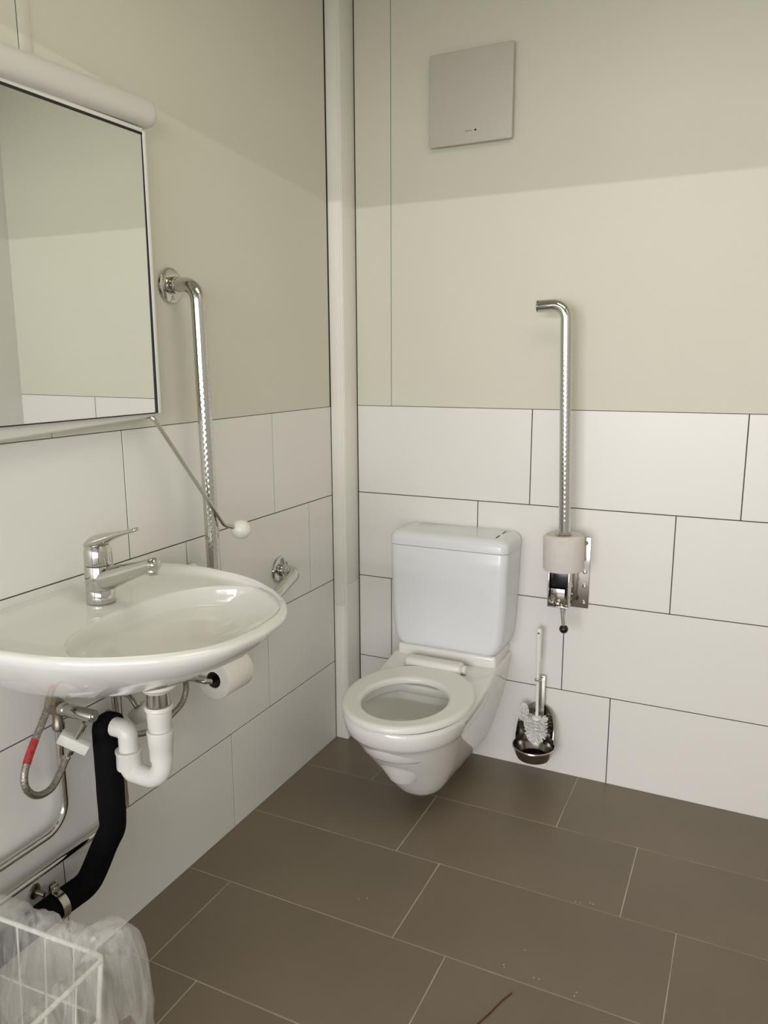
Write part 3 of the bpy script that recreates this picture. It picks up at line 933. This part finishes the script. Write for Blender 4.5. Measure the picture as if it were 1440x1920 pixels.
# diagonal stub with the white wing tap
w1 = thing('wing_tap', (0.07, -1.29, 0.53), 'small chrome inline tap with white plastic wing handle under the basin', 'tap')
A_, B_ = V(0.060, -1.3245, 0.5415), V(0.110, -1.316, 0.6215)
ax = (B_ - A_).normalized()
MB().lathe([(0.0, 0), (0.0065, 0), (0.0065, 0.012), (0.010, 0.014), (0.0105, 0.026), (0.0075, 0.028), (0.0085, 0.050), (0.0065, 0.052), (0.006, (B_ - A_).length), (0, (B_ - A_).length)], A_, ax, 16).build('tap_body', 'chrome', w1)
mb = MB()
cen = A_ + ax * 0.040
bm = bmesh.new()
bmesh.ops.create_cube(bm, size=1.0)
bmesh.ops.scale(bm, vec=(0.064, 0.020, 0.026), verts=bm.verts)
bmesh.ops.bevel(bm, geom=list(bm.edges), offset=0.003, segments=2, profile=0.5, affect='EDGES')
cdir = X * 0.95 + Y * 0.02
cdir = (cdir - ax * cdir.dot(ax)).normalized()
oth = ax.cross(cdir).normalized()
for v in bm.verts:
    v.co = cen + cdir * v.co.x + oth * v.co.y + ax * v.co.z
mb.bm(bm)
MBw = mb.build('wing_handle', 'pvc', w1)
w2 = thing('wing_tap', (0.05, -1.095, 0.54), 'white round tap knob on the wall behind the drain trap', 'tap')
MB().lathe([(0.0, 0), (0.024, 0), (0.027, 0.003), (0.025, 0.028), (0.022, 0.031), (0, 0.031)], (0.050, -1.112, 0.556), (0.45, 0.25, -0.75), 28).build('knob', 'pvc', w2)
MB().tube([(0.0, -1.108, 0.585), (0.030, -1.108, 0.580), (0.052, -1.110, 0.558)], 0.008, 14).build('tap_stem', 'steel', w2)


def hose(label, pts, sleeve=None):
    pth = spline(pts, 14)
    t = thing('braided_hose', pts[0], label, 'hose')
    MB().tube(pth, 0.0072, 14).build('braid', 'braid', t, smooth=60)
    for p, q in ((pth[0], pth[3]), (pth[-1], pth[-4])):
        MB().tube([p, p.lerp(q, 1.0)], 0.0088, 14).build('crimp_sleeve', 'steel', t)
    if sleeve:
        MB().tube(pth[sleeve[0]:sleeve[1]], 0.0078, 14).build('printed_sleeve', 'redtape', t, smooth=60)
    return t


h1 = hose('looped braided hose with red printed sleeve under the basin', [(0.050, -1.345, 0.668), (0.058, -1.372, 0.640), (0.068, -1.412, 0.600), (0.076, -1.438, 0.566), (0.078, -1.439, 0.535), (0.075, -1.415, 0.507), (0.070, -1.378, 0.500), (0.064, -1.345, 0.520), (0.060, -1.3245, 0.5415)], (23, 37))
MB().lathe([(0.0, 0), (0.0115, 0), (0.0115, 0.015), (0.008, 0.017), (0.0, 0.017)], (0.052, -1.348, 0.662), (-0.15, 0.45, 0.8), 6).build('hose_nut', 'brass', h1)
MB().tube([(0.048, -1.338, 0.676), (0.040, -1.320, 0.700)], 0.0055, 12).build('threaded_end', 'blackplastic', h1)
h2 = hose('braided hose curving behind the right side of the drain trap', [(0.07, -1.02, 0.70), (0.064, -0.975, 0.625), (0.060, -0.952, 0.560), (0.060, -0.958, 0.524), (0.058, -0.985, 0.500), (0.048, -1.06, 0.478), (0.036, -1.135, 0.50), (0.030, -1.180, 0.57)])

# spare toilet roll on a steel holder
paper_roll('toilet_roll', (0.098, -0.892, 0.546), (0, 1, -0.02), 0.104, 0.0515, 0.0215, 'paper', 'white toilet roll on a holder under the right end of the basin')
rh = thing('toilet_roll_holder', (0.0, -0.91, 0.545), 'small steel toilet roll arm on the left wall below the basin', 'roll holder')
MB().tube(fillet([(0.006, -0.920, 0.552), (0.090, -0.920, 0.552), (0.098, -0.905, 0.548), (0.098, -0.790, 0.545)], 0.010), 0.0070, 14).build('arm', 'steel', rh)
MB().lathe([(0.0, 0), (0.022, 0), (0.022, 0.004), (0.018, 0.006), (0.0, 0.006)], (0.0, -0.920, 0.552), (1, 0, 0), 24).build('rosette', 'steel', rh)


# ------------------------------------------------------------------ wire basket and bag
BZ = 0.352
bk = thing('wire_basket', (0.23, -1.67, 0.0), 'white coated wire waste basket on the floor left of the picture', 'waste basket')
RA = math.radians(3.0)
C0 = V(0.362, -1.540, 0)


def bq(u, v, z):
    """basket coordinates: u back along -x from the near corner, v along -y"""
    return C0 + V(-u * math.cos(RA) - v * -math.sin(RA) * 0.6, -u * math.sin(RA) - v * math.cos(RA), z)


BU, BV = 0.265, 0.250


def rim_path(z, ins, rad=0.014):
    a, b_, c_, d_ = bq(ins, ins, z), bq(BU - ins, ins, z), bq(BU - ins, BV - ins, z), bq(ins, BV - ins, z)
    mid = (a + d_) / 2
    return fillet([mid, a, b_, c_, d_, mid + V(0, 0.0001, 0)], rad, 6)


MB().tube(rim_path(BZ, 0.0), 0.0042, 12).build('rim_wire', 'wire', bk, smooth=60)
for zz in (0.24, 0.12, 0.008):
    ins = 0.028 * (1 - zz / BZ)
    MB().tube(rim_path(zz, ins), 0.0022, 10).build('hoop_wire', 'wire', bk, smooth=60)
for (u, v, du, dv) in ((0.002, 0.002, 1, 1), (BU - 0.002, 0.002, -1, 1), (BU - 0.002, BV - 0.002, -1, -1), (0.002, BV - 0.002, 1, -1)):
    MB().tube([bq(u + 0.002 * du, v + 0.002 * dv, BZ - 0.002), bq(u + 0.028 * du, v + 0.028 * dv, 0.006)], 0.0042, 10).build('corner_post', 'wire', bk)
for k in range(1, 4):
    u = BU * k / 4
    ub_ = 0.028 + (BU - 0.056) * k / 4
    for v0, v1 in ((0.0, 0.028), (BV, BV - 0.028)):
        MB().tube([bq(u, v0, BZ), bq(ub_, v1, 0.008)], 0.0018, 8).build('upright_wire', 'wire', bk)
    v = BV * k / 4
    vb2 = 0.028 + (BV - 0.056) * k / 4
    for u0, u1 in ((0.0, 0.028), (BU, BU - 0.028)):
        MB().tube([bq(u0, v, BZ), bq(u1, vb2, 0.008)], 0.0018, 8).build('upright_wire', 'wire', bk)
for k in range(1, 6):
    u = 0.028 + (BU - 0.056) * k / 6
    MB().tube([bq(u, 0.028, 0.008), bq(u, BV - 0.028, 0.008)], 0.0018, 8).build('bottom_wire', 'wire', bk)

# thin clear bag folded over the rim
NP = 260
cen = bq(BU / 2, BV / 2, 0)


def rim_pt(s_):
    per = [(0, 0), (BU, 0), (BU, BV), (0, BV), (0, 0)]
    t = (s_ % 1.0) * 4
    i = int(t)
    f = t - i
    u = per[i][0] + (per[i + 1][0] - per[i][0]) * f
    v = per[i][1] + (per[i + 1][1] - per[i][1]) * f
    return u, v


def ridge(p):
    return 1.0 - 2.0 * abs(noise.noise(p))


def bag_row(off, z, amp, zamp, fold):
    out = []
    for k in range(NP):
        s_ = k / NP
        u, v = rim_pt(s_)
        p = bq(u, v, 0)
        du, dv = (u - BU / 2) / (BU / 2), (v - BV / 2) / (BV / 2)
        nrm = V(-du ** 5, -dv ** 5, 0).normalized()
        ang = s_ * 2 * PI
        cx_, sx_ = math.cos(ang), math.sin(ang)
        w = noise.noise(V(cx_ * 3, sx_ * 3, z * 5)) + 0.5 * ridge(V(cx_ * 5 + z * 7, sx_ * 5, z * 6))
        pleat = ridge(V(cx_ * 10 + z * 1.5, sx_ * 10, 4 + z * 1.2)) * 0.6 + ridge(V(cx_ * 21, sx_ * 21 + z * 2, 9 + z * 2)) * 0.4
        cor = math.exp(-(((s_ + 0.5) % 1.0 - 0.5 - 0.012) / 0.040) ** 2)      # the near back corner of the bag sticks out
        o2 = off + amp * w + fold * pleat
        if off > 0.006:
            o2 = max(o2 + cor * 0.030, 0.008)
        elif off < -0.006:
            o2 = min(o2, -0.008)
        zz = z + zamp * (noise.noise(V(cx_ * 2.3, sx_ * 2.3, 7)) + 0.7 * ridge(V(cx_ * 4, sx_ * 4, 2))) + (cor * 0.012 if z > 0.3 else 0)
        if u > BU - 1e-6:           # wall side: the bag lies close to the basket
            o2 = min(o2, 0.010)
        out.append(p + nrm * o2 + V(0, 0, max(0.012, zz)))
    return out


rowsb = []
for z, off, amp, za, fo in ((0.150, 0.034, 0.018, 0.030, 0.016), (0.190, 0.034, 0.018, 0.020, 0.016), (0.230, 0.034, 0.018, 0.012, 0.015), (0.270, 0.034, 0.017, 0.010, 0.013), (0.305, 0.032, 0.015, 0.010, 0.011), (0.335, 0.030, 0.013, 0.012, 0.009),
                            (0.362, 0.026, 0.010, 0.014, 0.007), (0.374, 0.018, 0.006, 0.014, 0.005), (0.378, 0.0, 0.004, 0.013, 0.003), (0.372, -0.012, 0.005, 0.010, 0.004), (0.350, -0.018, 0.007, 0.006, 0.006),
                            (0.310, -0.024, 0.012, 0.006, 0.010), (0.260, -0.032, 0.016, 0.006, 0.013), (0.200, -0.042, 0.020, 0.006, 0.015), (0.140, -0.052, 0.022, 0.008, 0.015), (0.080, -0.062, 0.020, 0.010, 0.012), (0.040, -0.080, 0.012, 0.010, 0.008), (0.022, -0.110, 0.004, 0.006, 0.002)):
    rowsb.append(bag_row(off, z, amp * (0.8 if off > -0.006 else 1.5), za, fo * (0.9 if off > -0.006 else 1.3)))
MB().rings(rowsb, False, True).build('bin_liner', 'bag', smooth=70, label='crumpled clear plastic bag lining the white wire basket', cat='bin liner')


# ------------------------------------------------------------------ small things on the floor
MB().tube(spline([(0.901, -0.946, 0.0018), (0.888, -0.975, 0.0018), (0.874, -1.018, 0.0018), (0.860, -1.055, 0.0018), (0.852, -1.090, 0.0018), (0.846, -1.115, 0.0018)], 8), 0.0013, 8).build('red_thread', 'thread', label='thin dark red thread lying on the taupe floor tiles', cat='thread')

mb = MB()
for x, y in ((0.854, -0.877), (0.939, -0.879), (0.97, -0.608), (1.02, -0.892), (0.902, -0.822), (0.481, -0.818), (1.009, -0.596)):
    for k in range(2):
        p = V(x + random.uniform(-0.012, 0.012), y + random.uniform(-0.010, 0.010), 0.0007)
        a = random.uniform(0, PI)
        mb.tube([p, p + V(math.cos(a), math.sin(a), 0) * random.uniform(0.0012, 0.003)], 0.0007, 6)
mb.build('floor_lint', 'lint', smooth=0, label='scattered tiny white lint specks on the taupe floor', cat='lint', kind='stuff')
